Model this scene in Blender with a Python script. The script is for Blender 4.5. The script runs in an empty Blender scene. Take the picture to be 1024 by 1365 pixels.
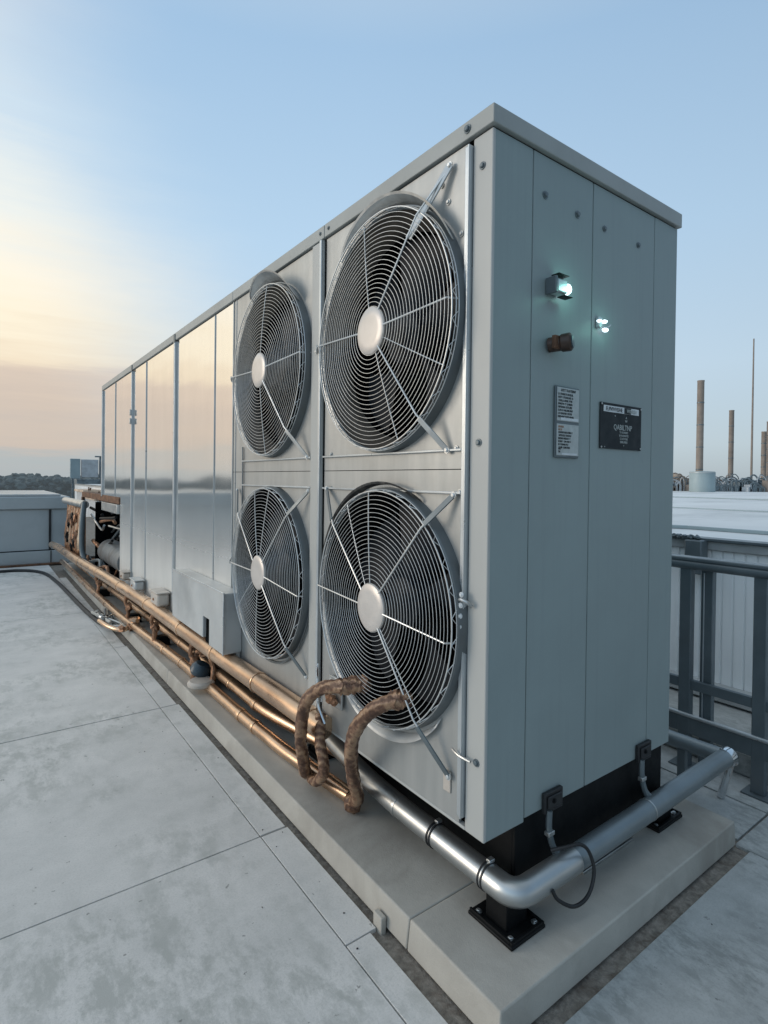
import bpy, bmesh, math, random
from mathutils import Vector, Matrix
random.seed(7)
R = math.radians
sc = bpy.context.scene
C = sc.collection

# ------------------------------------------------------------------ node helpers
class NT:
    def __init__(s, nt): s.nt = nt; s.N = nt.nodes; s.L = nt.links
    def n(s, t, **kw):
        x = s.N.new(t)
        for k, v in kw.items(): setattr(x, k, v)
        return x
    def put(s, sock, v):
        if isinstance(v, bpy.types.NodeSocket): s.L.new(v, sock)
        elif v is not None: sock.default_value = v
    def m(s, op, a, b=None, c=None, clamp=False):
        x = s.n('ShaderNodeMath', operation=op); x.use_clamp = clamp
        s.put(x.inputs[0], a); s.put(x.inputs[1], b)
        if c is not None: s.put(x.inputs[2], c)
        return x.outputs[0]
    def mix(s, f, a, b, blend='MIX'):
        x = s.n('ShaderNodeMix', data_type='RGBA', blend_type=blend)
        s.put(x.inputs[0], f)
        for i, v in ((6, a), (7, b)):
            if isinstance(v, tuple) and len(v) == 3: v = (*v, 1)
            s.put(x.inputs[i], v)
        return x.outputs[2]
    def ramp(s, f, stops, interp='LINEAR'):
        x = s.n('ShaderNodeValToRGB'); x.color_ramp.interpolation = interp
        e = x.color_ramp.elements
        while len(e) < len(stops): e.new(0.5)
        for i, (p, c) in enumerate(stops):
            e[i].position = p
            e[i].color = (*c, 1) if isinstance(c, tuple) else (c, c, c, 1)
        s.put(x.inputs[0], f); return x.outputs[0]
    def noise(s, vec, scale, detail=4, rough=.55, dist=0):
        x = s.n('ShaderNodeTexNoise'); s.put(x.inputs['Vector'], vec)
        x.inputs['Scale'].default_value = scale; x.inputs['Detail'].default_value = detail
        x.inputs['Roughness'].default_value = rough; x.inputs['Distortion'].default_value = dist
        return x.outputs['Fac']
    def scalev(s, vec, sc_):
        x = s.n('ShaderNodeMapping'); s.put(x.inputs['Vector'], vec); x.inputs['Scale'].default_value = sc_
        return x.outputs[0]
    def bump(s, h, strength, dist=.01, normal=None):
        x = s.n('ShaderNodeBump'); x.inputs['Strength'].default_value = strength
        x.inputs['Distance'].default_value = dist; s.put(x.inputs['Height'], h)
        if normal is not None: s.put(x.inputs['Normal'], normal)
        return x.outputs[0]

def newmat(name):
    m = bpy.data.materials.new(name); m.use_nodes = True
    t = NT(m.node_tree); b = t.N['Principled BSDF']
    g = t.n('ShaderNodeNewGeometry').outputs['Position']
    return m, t, b, g

def simple(name, col, rough=.5, metal=0, var=.15, scale=6, bump=.1, bscale=60, rvar=.1, dirt=None, dirtamt=.4, stretch=(1,1,1), bdist=.003, spec=None):
    m, t, b, g = newmat(name)
    if spec is not None: b.inputs['Specular IOR Level'].default_value = spec
    v = t.scalev(g, stretch)
    n1 = t.noise(v, scale, 5)
    lo = tuple(c*(1-var) for c in col); hi = tuple(min(1, c*(1+var)) for c in col)
    c = t.ramp(n1, [(.3, lo), (.7, hi)])
    if dirt:
        n2 = t.noise(v, scale*.45, 7, .65)
        f = t.ramp(n2, [(.5, 0.0), (.68, 1.0)])
        c = t.mix(t.m('MULTIPLY', f, dirtamt), c, dirt)
    t.put(b.inputs['Base Color'], c)
    b.inputs['Metallic'].default_value = metal
    n3 = t.noise(v, scale*2.7, 4)
    t.put(b.inputs['Roughness'], t.m('MULTIPLY_ADD', t.m('SUBTRACT', n3, .5), rvar*4, rough, True))
    if bump: t.put(b.inputs['Normal'], t.bump(t.noise(g, bscale, 4), bump, bdist))
    return m

M = {}
M['paint'] = simple('painted_steel', (.43,.44,.425), .45, 0, .05, 2.2, .05, 90, .06, (.33,.33,.30), .3, (1,1,.45))
def panelpaint(name, col, rough):
    m, t, b, g = newmat(name)
    st = t.noise(t.scalev(g, (14, 14, .5)), 2.2, 5, .6); bl = t.noise(g, 1.7, 7, .62, .4); fine = t.noise(g, 160, 3, .6); sp_ = t.noise(g, 38, 3, .7)
    c = t.ramp(bl, [(.3, tuple(x*.93 for x in col)), (.7, tuple(min(1, x*1.07) for x in col))])
    c = t.mix(t.m('MULTIPLY', t.ramp(st, [(.52,0.0),(.75,1.0)]), .22), c, tuple(x*.72 for x in col))
    c = t.mix(t.m('MULTIPLY', t.ramp(sp_, [(.70,0.0),(.76,1.0)]), .3), c, tuple(x*.5 for x in col))
    sepz = t.n('ShaderNodeSeparateXYZ'); t.put(sepz.inputs[0], g)
    lowz = t.m('MULTIPLY', t.m('MULTIPLY_ADD', sepz.outputs[2], -1.1, 1.15, True), t.m('MULTIPLY_ADD', bl, .8, -.1))
    c = t.mix(t.m('MULTIPLY', lowz, .5), c, (.36,.37,.35))
    t.put(b.inputs['Base Color'], c)
    t.put(b.inputs['Roughness'], t.m('MULTIPLY_ADD', bl, .3, rough-.15))
    n1 = t.bump(t.noise(g, 2.6, 2), .10, .02)
    t.put(b.inputs['Normal'], t.bump(fine, .06, .003, n1))
    return m
M['paint_shaded'] = panelpaint('painted_steel_shaded', (.255,.315,.318), .5)  # same paint as the fan side, with the end's shade put into the colour
M['cap'] = simple('painted_cap', (.33,.35,.34), .45, 0, .07, 3, .05, 90, .06, (.2,.21,.2), .35)
M['galv'] = simple('galvanised_steel', (.5,.52,.52), .36, .85, .14, 9, .08, 60, .1, (.33,.33,.31), .35)
M['trim'] = simple('trim_metal', (.52,.56,.58), .33, .6, .1, 5, .05, 80, .08)
M['wire'] = simple('guard_wire', (.66,.68,.68), .35, .6, .12, 8, 0)
M['hub'] = simple('hub_paint', (.62,.58,.54), .35, .25, .08, 9, .05, 60, .08)
M['black'] = simple('black_paint', (.006,.007,.008), .5, 0, .3, 9, .1, 120, .1, (.02,.018,.016), .3, spec=.18)
M['dark'] = simple('dark_interior', (.003,.0035,.004), .95, metal=0, var=.4, scale=9, bump=.1, spec=.05)
M['blade'] = simple('blade_metal', (.010,.013,.017), .55, .0, .3, 6, .1, 50, .1, (.05,.045,.04), .4, spec=.2)
M['rubber'] = simple('rubber', (.015,.016,.018), .5, 0, .3, 9, .15, 80)
M['jacket'] = simple('aluminium_jacket', (.50,.52,.52), .36, .9, .07, 5, .03, 30, .05, (.36,.37,.36), .35)
M['jacket_dull'] = simple('dull_jacket', (.24,.28,.30), .42, .6, .08, 5, .03, 30, .05, (.18,.2,.2), .35)  # darker, bluer grey than the main jacket
M['pipe_blue'] = M['jacket']
M['copper'] = simple('copper', (.72,.51,.35), .3, .92, .12, 7, .03, 25, .08, (.22,.13,.09), .6, (1,.35,1))
M['crust'] = simple('tarnished_copper', (.36,.2,.12), .55, .6, .5, 22, .6, 40, .15, (.06,.035,.02), .8, bdist=.01)
M['beige'] = simple('aged_plastic', (.5,.46,.41), .5, 0, .12, 12, .1, 60, .1, (.2,.16,.12), .5)
M['bluecap'] = simple('blue_grey_plastic', (.03,.055,.075), .35, 0, .2, 12, .1)
M['steel_dull'] = simple('dull_sheet', (.5,.52,.52), .4, .3, .1, 3, .08, 40, .1, (.2,.21,.21), .35)
M['curb'] = simple('curb_cladding', (.42,.46,.47), .42, .2, .08, 1.2, .06, 30, .08, (.2,.24,.25), .4)
M['rail'] = simple('rail_paint', (.125,.155,.17), .38, .25, .14, 5, .06, 60, .1, (.2,.22,.23), .35)
M['rust'] = simple('rusty_metal', (.16,.085,.05), .75, .3, .45, 18, .5, 50, .1, (.05,.03,.02), .7)
M['stack'] = simple('stack_brick', (.27,.225,.19), .8, 0, .15, 2.5, .1, 10, .05, (.16,.13,.11), .6)
M['tank'] = simple('tank_paint', (.3,.38,.4), .5, 0, .1, 1, .05)
M['roofwhite'] = simple('white_membrane', (.78,.79,.78), .55, 0, .1, .5, .2, 2, .08, (.36,.38,.38), .85, (.5,1.2,1))
M['soot'] = simple('sooty_metal', (.035,.035,.035), .55, .2, .6, 30, .4, 60, .15, (.2,.19,.17), .7)
M['knob'] = simple('knob_brown', (.03,.018,.013), .4, 0, .5, 20, .1, 60, .1, (.10,.05,.03), .6)
M['tank_dark'] = simple('grimy_tank', (.17,.185,.19), .5, .2, .25, 7, .1, 50, .1, (.08,.06,.05), .7)
M['bell'] = simple('bellmouth_metal', (.10,.09,.078), .45, .4, .25, 9, .2, 40, .1, (.12,.1,.08), .6)
M['rim'] = simple('shroud_rim', (.13,.15,.16), .4, .3, .15, 7, .1, 50, .1, (.12,.12,.11), .5)
M['orange'] = simple('safety_strip', (.42,.2,.08), .7, 0, .3, 14, .3, 60, .1, (.18,.15,.12), .6)
M['plate_silver'] = simple('plate_silver', (.42,.46,.46), .4, .4, .12, 30, .05)
M['plate_black'] = simple('plate_black', (.006,.012,.016), .7, 0, .2, 9, .03)
M['ink'] = simple('ink', (.02,.025,.03), .6, 0, .1, 9, 0)
M['white'] = simple('white_print', (.62,.66,.68), .6, 0, .1, 40, 0)
M['rustprint'] = simple('rust_print', (.35,.17,.09), .6, 0, .3, 60, 0)
M['chrome'] = simple('chrome', (.75,.76,.77), .12, 1, .1, 12, .1, 40, .05)
M['clutter'] = simple('plant_metal', (.16,.2,.22), .5, .3, .4, 3, .1)
M['clutter_pale'] = simple('pale_plant_metal', (.5,.53,.55), .5, .2, .2, 3, .1)
M['lumber'] = simple('sunlit_scrap', (.6,.47,.36), .8, 0, .35, 1.5, .1)

def emis(name, col, s):
    m, t, b, g = newmat(name)
    b.inputs['Base Color'].default_value = (*col, 1)
    b.inputs['Emission Color'].default_value = (*col, 1); b.inputs['Emission Strength'].default_value = s
    return m
M['lamp'] = emis('lit_lens', (.8,.93,1), 2.2)

# polished steel wall panels (mirror, softly wavy, frosted toward the bottom)
m, t, b, g = newmat('polished_steel')
sep = t.n('ShaderNodeSeparateXYZ'); t.put(sep.inputs[0], g); z = sep.outputs[2]
v = t.scalev(g, (1, .9, 5))
n = t.noise(v, .9, 1, .4)
streak = t.noise(t.scalev(g, (1, 2.5, .5)), 2, 3)
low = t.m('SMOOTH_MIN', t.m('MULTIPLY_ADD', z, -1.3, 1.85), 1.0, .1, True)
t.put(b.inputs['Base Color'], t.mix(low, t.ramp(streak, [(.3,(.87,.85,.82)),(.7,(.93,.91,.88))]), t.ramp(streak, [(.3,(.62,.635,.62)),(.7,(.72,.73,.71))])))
b.inputs['Metallic'].default_value = .92
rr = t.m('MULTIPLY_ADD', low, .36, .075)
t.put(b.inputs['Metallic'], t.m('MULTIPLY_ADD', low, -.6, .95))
t.put(b.inputs['Roughness'], t.m('ADD', rr, t.m('MULTIPLY', streak, .03)))
t.put(b.inputs['Normal'], t.bump(n, .10, .03))
M['steel'] = m

# fan panel paint: galvanised with faint vertical brush and grime low down
m, t, b, g = newmat('fan_panel_sheet')
st = t.noise(t.scalev(g, (1, 6, .7)), 3, 5)
bl = t.noise(g, 2.5, 6, .6)
c = t.ramp(st, [(.3,(.36,.375,.37)),(.7,(.44,.45,.44))])
c = t.mix(t.m('MULTIPLY', t.ramp(bl, [(.5,0.0),(.7,1.0)]), .35), c, (.27,.26,.235))
t.put(b.inputs['Base Color'], c); b.inputs['Metallic'].default_value = .45
t.put(b.inputs['Roughness'], t.m('MULTIPLY_ADD', bl, .22, .3))
t.put(b.inputs['Normal'], t.bump(t.noise(g, 5, 3), .12, .02))
M['sheet'] = m

# taped insulation
m, t, b, g = newmat('wrapped_tape')
n1 = t.noise(g, 30, 5, .6, .5); n2 = t.noise(g, 90, 3)
wv = t.n('ShaderNodeTexWave'); wv.wave_type = 'BANDS'; wv.bands_direction = 'DIAGONAL'; wv.inputs['Scale'].default_value = 13; wv.inputs['Distortion'].default_value = 3.5; wv.inputs['Detail'].default_value = 3; wv.inputs['Detail Scale'].default_value = 3; t.put(wv.inputs['Vector'], g)
n1 = t.m('ADD', t.m('MULTIPLY', n1, .65), t.m('MULTIPLY', wv.outputs['Fac'], .35))
t.put(b.inputs['Base Color'], t.ramp(n1, [(.26,(.075,.036,.022)),(.48,(.175,.092,.054)),(.70,(.34,.21,.125))]))
t.put(b.inputs['Roughness'], t.ramp(n1, [(.3,.6),(.7,.35)]))
t.put(b.inputs['Normal'], t.bump(t.m('ADD', n1, t.m('MULTIPLY', n2, .2)), .8, .010))
M['wrap'] = m

# concrete of the plinth
def concrete(name, c0, c1, stain, sc1, stainamt, bump=.25, rough=.8, speck=True, stretch=(1,1,1), under=None):
    m, t, b, g = newmat(name)
    v = t.scalev(g, stretch)
    n1 = t.noise(v, sc1, 8, .6, .3); n2 = t.noise(v, sc1*.35, 6, .65, 1.0); n3 = t.noise(g, 55, 4, .7); n4 = t.noise(g, 260, 2)
    c = t.ramp(n1, [(.32, c0), (.68, c1)])
    c = t.mix(t.m('MULTIPLY', t.ramp(n2, [(.48,0.0),(.66,1.0)]), stainamt), c, stain)
    if speck:
        c = t.mix(t.m('MULTIPLY', t.ramp(n3, [(.68,0.0),(.76,1.0)]), .4), c, tuple(x*.35 for x in stain))
        c = t.mix(t.m('MULTIPLY', t.ramp(n4, [(.35,1.0),(.5,0.0)]), .12), c, tuple(x*.6 for x in c0))
    t.put(b.inputs['Base Color'], c); t.put(b.inputs['Roughness'], t.m('MULTIPLY_ADD', n1, .25, rough-.12))
    t.put(b.inputs['Normal'], t.bump(t.m('ADD', n3, t.m('MULTIPLY', n4, .5)), bump, .004))
    return m
def paving(name, c0, c1, st, sc1):
    m, t, b, g = newmat(name)
    v = t.scalev(g, (1, 1.3, 1))
    bl = t.noise(v, sc1, 10, .68, 0); big = t.noise(g, sc1*.45, 6, .65, 0); mid_ = t.noise(t.scalev(g, (1.5,.8,1)), sc1*3.2, 8, .74, .15); fine = t.noise(g, 130, 5, .8); gr = t.noise(g, 420, 2)
    c = t.ramp(bl, [(.30, c0), (.62, c1)])
    k = t.m('MULTIPLY', t.ramp(big, [(.44,0.0),(.58,1.0)]), t.ramp(mid_, [(.44,0.0),(.58,1.0)]))
    c = t.mix(t.m('MULTIPLY', k, .75), c, st)
    c = t.mix(t.m('MULTIPLY', t.ramp(fine, [(.36,1.0),(.52,0.0)]), .34), c, st)
    c = t.mix(t.m('MULTIPLY', t.ramp(t.noise(g, 24, 3, .6), [(.69,0.0),(.72,1.0)]), .6), c, tuple(x*.35 for x in st))
    sc_n = t.noise(t.scalev(t.n('ShaderNodeNewGeometry').outputs['Position'], (.9, 14, 1)), 1.3, 4, .7, .9)
    c = t.mix(t.m('MULTIPLY', t.ramp(sc_n, [(.68,0.0),(.72,1.0)]), .22), c, (.78,.79,.77))
    t.put(b.inputs['Base Color'], c); t.put(b.inputs['Roughness'], t.m('MULTIPLY_ADD', k, -.2, .78))
    t.put(b.inputs['Normal'], t.bump(t.m('ADD', t.m('MULTIPLY', fine, .7), t.m('MULTIPLY', gr, .5)), .28, .004))
    return m
M['pad'] = concrete('plinth_concrete', (.36,.345,.31), (.47,.455,.41), (.25,.23,.20), 3.6, .6, .3)
M['paver'] = paving('paver_concrete', (.56,.56,.54), (.70,.69,.665), (.38,.395,.37), 2.3)
M['deckfar'] = paving('roof_concrete', (.34,.355,.35), (.45,.465,.455), (.22,.235,.225), 4.5)
M['gravel'] = concrete('grit', (.15,.135,.115), (.33,.30,.26), (.10,.07,.05), 45, .6, 1.0, .9)
M['ground'] = concrete('city_ground', (.17,.2,.22), (.3,.32,.33), (.42,.38,.33), .02, .7, .0, .95, False)

# ------------------------------------------------------------------ mesh helpers
def finish(name, bm, mat, parent=None, smooth=True, bevel=0, bseg=2, angle=35):
    me = bpy.data.meshes.new(name)
    bmesh.ops.recalc_face_normals(bm, faces=bm.faces)
    bm.to_mesh(me); bm.free()
    o = bpy.data.objects.new(name, me); C.objects.link(o)
    me.materials.append(M[mat] if isinstance(mat, str) else mat)
    if smooth:
        for p in me.polygons: p.use_smooth = True
        try:
            me.set_sharp_from_angle(angle=R(angle))
        except Exception: pass
    if bevel:
        b = o.modifiers.new('b', 'BEVEL'); b.width = bevel; b.segments = bseg; b.limit_method = 'ANGLE'; b.angle_limit = R(40); b.harden_normals = False
    if parent: o.parent = parent
    return o
def box(bm, x0, x1, y0, y1, z0, z1):
    vs = [bm.verts.new((x, y, z)) for x in (x0, x1) for y in (y0, y1) for z in (z0, z1)]
    for f in ((0,1,3,2),(4,6,7,5),(0,4,5,1),(2,3,7,6),(0,2,6,4),(1,5,7,3)): bm.faces.new([vs[i] for i in f])
def boxo(name, mat, dims, parent=None, bevel=.003):
    bm = bmesh.new()
    if isinstance(dims[0], (tuple, list)):
        for d in dims: box(bm, *d)
    else: box(bm, *dims)
    return finish(name, bm, mat, parent, True, bevel)
def obox(bm, c, ax, ay, az, hx, hy, hz):
    c = Vector(c); vs = []
    for i in (-1, 1):
        for j in (-1, 1):
            for k in (-1, 1): vs.append(bm.verts.new(c+ax*hx*i+ay*hy*j+az*hz*k))
    for f in ((0,1,3,2),(4,6,7,5),(0,4,5,1),(2,3,7,6),(0,2,6,4),(1,5,7,3)): bm.faces.new([vs[i] for i in f])
def bar(bm, p, q, w, h, up=(0,0,1)):
    p, q = Vector(p), Vector(q); d = (q-p).normalized(); s = d.cross(Vector(up)).normalized(); u = s.cross(d)
    obox(bm, (p+q)/2, d, s, u, (q-p).length/2, w/2, h/2)
def smoothpath(pts, n=6):
    P = [Vector(p) for p in pts]; out = []
    for i in range(len(P)-1):
        p0 = P[max(i-1, 0)]; p1 = P[i]; p2 = P[i+1]; p3 = P[min(i+2, len(P)-1)]
        for k in range(n):
            s = k/n
            out.append(.5*((2*p1)+(p2-p0)*s+(2*p0-5*p1+4*p2-p3)*s*s+(3*p1-p0-3*p2+p3)*s**3))
    out.append(P[-1]); return out
def tube(bm, pts, r, seg=12, closed=False, caps=True, jitter=0):
    P = [Vector(p) for p in pts]; n = len(P); rings = []; prev = None
    for i in range(n):
        if closed: d = P[(i+1) % n]-P[i-1]
        else: d = P[min(i+1, n-1)]-P[max(i-1, 0)]
        d.normalize()
        if prev is None:
            a = Vector((0,0,1)) if abs(d.z) < .9 else Vector((1,0,0))
            u = d.cross(a).normalized()
        else:
            u = (prev-d*prev.dot(d)).normalized()
        prev = u; w = d.cross(u)
        rr = (r(i/(n-1)) if callable(r) else r)*(1+random.uniform(-jitter, jitter))
        rings.append([bm.verts.new(P[i]+(u*math.cos(2*math.pi*k/seg)+w*math.sin(2*math.pi*k/seg))*rr) for k in range(seg)])
    m_ = n if closed else n-1
    for i in range(m_):
        a, b2 = rings[i], rings[(i+1) % n]
        for k in range(seg): bm.faces.new((a[k], a[(k+1) % seg], b2[(k+1) % seg], b2[k]))
    if caps and not closed:
        bm.faces.new(rings[0][::-1]); bm.faces.new(rings[-1])
def tubeo(name, mat, pts, r, parent=None, seg=14, smoothn=0, jitter=0):
    bm = bmesh.new(); tube(bm, smoothpath(pts, smoothn) if smoothn else pts, r, seg, jitter=jitter)
    return finish(name, bm, mat, parent)
def lathe(bm, o, axis, prof, seg=48, sz=1.0, close=False):
    """prof: (radius, distance along axis)."""
    o = Vector(o); ax = Vector(axis).normalized()
    a = Vector((0,0,1)) if abs(ax.z) < .9 else Vector((1,0,0))
    u = ax.cross(a).normalized(); w = ax.cross(u)
    rings = []
    for r, h in prof:
        if r < 1e-6: rings.append([bm.verts.new(o+ax*h)])
        else:
            ring = []
            for k in range(seg):
                d = (u*math.cos(2*math.pi*k/seg)+w*math.sin(2*math.pi*k/seg))*r
                d.z *= sz; ring.append(bm.verts.new(o+ax*h+d))
            rings.append(ring)
    if close: rings.append(rings[0])
    for a_, b_ in zip(rings, rings[1:]):
        for k in range(seg):
            k2 = (k+1) % seg
            if len(a_) == 1 and len(b_) == 1: continue
            if len(a_) == 1: bm.faces.new((a_[0], b_[k2], b_[k]))
            elif len(b_) == 1: bm.faces.new((a_[k], a_[k2], b_[0]))
            else: bm.faces.new((a_[k], a_[k2], b_[k2], b_[k]))
def latheo(name, mat, o, axis, prof, parent=None, seg=48, sz=1.0, close=False, bevel=0):
    bm = bmesh.new(); lathe(bm, o, axis, prof, seg, sz, close); return finish(name, bm, mat, parent, bevel=bevel)
def collar(name, mat, c, axis, r, w, parent=None, t=.004, seg=24):
    return latheo(name, mat, c, axis, [(r*.9, -w/2), (r+t, -w/2), (r+t*1.3, -w/4), (r+t*1.3, w/4), (r+t, w/2), (r*.9, w/2)], parent, seg)
def elbow_path(pts, rad, n=8):
    """polyline with rounded corners"""
    P = [Vector(p) for p in pts]; out = [P[0]]
    for i in range(1, len(P)-1):
        a = (P[i-1]-P[i]); b = (P[i+1]-P[i]); ra = min(rad, a.length*.48, b.length*.48)
        a.normalize(); b.normalize(); s = P[i]+a*ra; e = P[i]+b*ra
        for k in range(n+1):
            q = k/n; out.append((1-q)**2*s+2*q*(1-q)*P[i]+q*q*e)
    out.append(P[-1]); return out
def thing(name, label, cat, loc=(0,0,0), group=None):
    o = bpy.data.objects.new(name, None); C.objects.link(o); o.location = loc
    o.empty_display_size = .1
    o['label'] = label; o['category'] = cat
    if group: o['group'] = group
    return o
def tag(o, label, cat, group=None):
    o['label'] = label; o['category'] = cat
    if group: o['group'] = group
    return o
def struct(o): o['kind'] = 'structure'; return o
def bolt(name, p, axis, r=.012, parent=None, mat='galv'):
    return latheo(name, mat, p, axis, [(r*1.5, -.002), (r*1.5, .003), (r*.95, .003), (r*.95, r*.9), (r*.7, r*1.1), (0, r*1.1)], parent, 10)
def textmesh(name, s, size, loc, mat, parent, align='CENTER', sx=1.0):
    cu = bpy.data.curves.new('t', 'FONT'); cu.body = s; cu.size = size; cu.align_x = align; cu.extrude = .0004; cu.resolution_u = 2
    cu.space_character = 1.0
    tmp = bpy.data.objects.new('t', cu); C.objects.link(tmp)
    bpy.context.view_layer.update()
    me = bpy.data.meshes.new_from_object(tmp.evaluated_get(bpy.context.evaluated_depsgraph_get()))
    bpy.data.objects.remove(tmp)
    me.transform(Matrix.Translation(loc) @ Matrix.Rotation(R(90), 4, 'X') @ Matrix.Diagonal((sx, 1, 1, 1)))
    me.name = name; me.materials.clear(); me.materials.append(M[mat])
    o = bpy.data.objects.new(name, me); C.objects.link(o); o.parent = parent; return o

# ------------------------------------------------------------------ dimensions
W, L, ZB, ZT = 1.158, 6.71, .42, 2.72
ZC = 2.657            # underside of the cap

# ================================================================== the setting
bm = bmesh.new(); box(bm, -14, 1.8, -8, 26, -.4, -.014); box(bm, 1.8, 3.3, -8, 26, -.4, -.215)
struct(finish('roof', bm, 'gravel', smooth=False))
# paving slabs
bm = bmesh.new()
xs = [-14, -9.6, -5.3, -2.62, -.296]
ys = [-8, -5.7, -3.9, -2.25, -.62, 1.025, 2.668, 4.27, 5.9, 7.55, 9.25, 11, 13, 15.5, 18, 21, 26]
g_ = .007
for i in range(len(xs)-1):
    for j in range(len(ys)-1):
        if ys[j] < -.7 and i == 3: continue
        box(bm, xs[i]+g_/2, xs[i+1]-g_/2 if not (i == 3 and j == 4) else xs[i+1]-g_/2, ys[j]+g_/2, ys[j+1]-g_/2, -.033, random.uniform(-.001, .001))
for j in range(len(ys)-1):
    if ys[j] < -5: continue
    if ys[j] < -.7:
        box(bm, -2.62+g_, -.268, ys[j]+g_/2, min(ys[j+1], -.62)-g_/2, -.033, .0005)
# narrow strip beside the plinth
for (a, b2, x0, x1) in ((-.62,.330,-.2945,-.20),(.336,1.018,-.2945,-.172),(1.030,2.662,-.2945,-.178),(2.672,4.264,-.2945,-.19),(4.276,5.9,-.2945,-.2),(5.906,8.5,-.2945,-.205)):
    box(bm, x0, x1, a, b2, -.033, .001)
struct(finish('paving', bm, 'paver', smooth=False, bevel=.0008, bseg=1))
# slabs in front of and beyond the plinth
bm = bmesh.new()
box(bm, -.256, 1.35, -8, -.252, -.033, 0); box(bm, 1.356, 1.75, -8, -.195, -.033, -.001)
box(bm, 1.40, 1.72, -.185, 9.9, -.033, -.001); box(bm, 1.725, 1.80, -.185, 9.9, -.033, .004); box(bm, 1.805, 3.28, -7.9, 1.6, -.213, -.19); box(bm, 1.805, 3.28, 1.605, 9.9, -.213, -.191)
struct(finish('walkway', bm, 'deckfar', smooth=False, bevel=.002, bseg=1))
# raised kerb and orange strip by the railing
a = Vector((2.25,-.02,-.19)); rd = Vector((0,1,0)); rn = Vector((-1,0,0))
struct(boxo('kerb', 'deckfar', (2.40, 2.75, -6, 9, -.188, -.05), None, .01))
struct(boxo('kerb_strip', 'orange', (2.04, 2.10, -6, 9, -.1885, -.180), None, .002))

# lower city ground to the horizon
bm = bmesh.new()
prev = None
for rad in (0, 60, 200, 600, 1500, 4000):
    if rad == 0: c0 = bm.verts.new((0, 0, -11)); continue
    ring = [bm.verts.new((rad*math.cos(k*math.pi/24), rad*math.sin(k*math.pi/24), -11)) for k in range(48)]
    for k in range(48):
        if prev is None: bm.faces.new((c0, ring[k], ring[(k+1) % 48]))
        else: bm.faces.new((prev[k], ring[k], ring[(k+1) % 48], prev[(k+1) % 48]))
    prev = ring
struct(finish('ground', bm, 'ground', smooth=False))
# building body below the roof edge
struct(boxo('roof_building', 'deckfar', (-13.9, 3.25, -7.9, 25.9, -11, -.41), None, 0))

# ---- far-off wood
m, t, b, g = newmat('hazed_foliage')
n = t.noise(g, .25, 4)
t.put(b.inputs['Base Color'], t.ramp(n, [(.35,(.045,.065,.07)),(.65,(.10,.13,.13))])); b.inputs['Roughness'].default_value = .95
b.inputs['Emission Color'].default_value = (.34,.40,.44,1); b.inputs['Emission Strength'].default_value = .13  # faint blue-grey glow stands in for haze over the distance
M['far'] = m
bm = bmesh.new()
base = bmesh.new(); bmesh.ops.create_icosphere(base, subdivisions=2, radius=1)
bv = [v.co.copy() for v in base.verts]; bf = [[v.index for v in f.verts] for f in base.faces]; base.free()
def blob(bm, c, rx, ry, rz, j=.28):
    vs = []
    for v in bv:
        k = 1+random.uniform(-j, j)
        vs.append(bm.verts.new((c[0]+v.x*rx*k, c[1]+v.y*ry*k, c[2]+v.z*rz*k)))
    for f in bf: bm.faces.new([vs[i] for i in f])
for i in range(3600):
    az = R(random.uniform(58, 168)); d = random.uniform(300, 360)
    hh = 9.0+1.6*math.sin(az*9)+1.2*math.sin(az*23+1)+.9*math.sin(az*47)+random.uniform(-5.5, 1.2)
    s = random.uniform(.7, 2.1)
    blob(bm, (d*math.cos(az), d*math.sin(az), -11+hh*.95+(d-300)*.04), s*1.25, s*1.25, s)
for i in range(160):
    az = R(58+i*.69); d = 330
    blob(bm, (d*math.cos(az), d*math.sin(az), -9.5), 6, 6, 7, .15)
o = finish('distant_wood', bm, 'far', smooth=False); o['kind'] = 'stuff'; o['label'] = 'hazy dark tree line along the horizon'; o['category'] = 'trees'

# ---- far low sheds in front of the wood
for i, (az, d, w, h, mat) in enumerate(((88.5,210,26,3.6,'clutter_pale'),(84.5,190,22,3.2,'lumber'),(81.6,150,14,3.6,'lumber'),(92,230,30,4,'clutter_pale'),(96,200,24,4.6,'clutter_pale'),(100,180,20,4.2,'tank'),(105,220,34,4.8,'clutter_pale'),(111,200,26,4.4,'tank'))):
    c = Vector((d*math.cos(R(az)), d*math.sin(R(az)), -11)); dr = Vector((-math.sin(R(az+12)), math.cos(R(az+12)), 0)); dn = Vector((dr.y, -dr.x, 0))
    s = thing('distant_shed', 'low pale industrial shed far off below the tree line', 'shed', c, 'sheds far off at the foot of the tree line')
    bm = bmesh.new(); obox(bm, (0,0,h*.4), dr, dn, Vector((0,0,1)), w/2, 5, h*.4)
    finish('wall', bm, mat, s, False)
    bm = bmesh.new(); obox(bm, (0,0,h*.8+.2), dr, dn, Vector((0,0,1)), w/2+.4, 5.4, .2); obox(bm, (0,0,h*.8+.6), dr, dn, Vector((0,0,1)), w/2, 1.6, .21)
    finish('roof', bm, 'roofwhite', s, False)

# ================================================================== concrete plinth
pad = thing('concrete_plinth', 'long pale concrete plinth carrying the fan unit and its pipes', 'plinth')
for (y0, y1) in ((-.195, .2), (.203, 3.1), (3.103, 6.2), (6.203, 9.4)):
    bm = bmesh.new(); box(bm, -.132, 1.345, y0, y1, .0, .1)
    for v in bm.verts:
        if v.co.z < .05: v.co.x += .0 if v.co.x > 0 else -.012
        if v.co.z < .05 and v.co.y < -.1: v.co.y -= .006
    finish('slab', bm, 'pad', pad, True, .006, 3)
boxo('footing', 'gravel', (-.1, 1.31, -.165, 9.3, -.0135, -.0005), pad, 0)
boxo('drain_outlet', 'pad', (-.168, -.146, .31, .36, -.032, .045), pad, .004)

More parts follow.
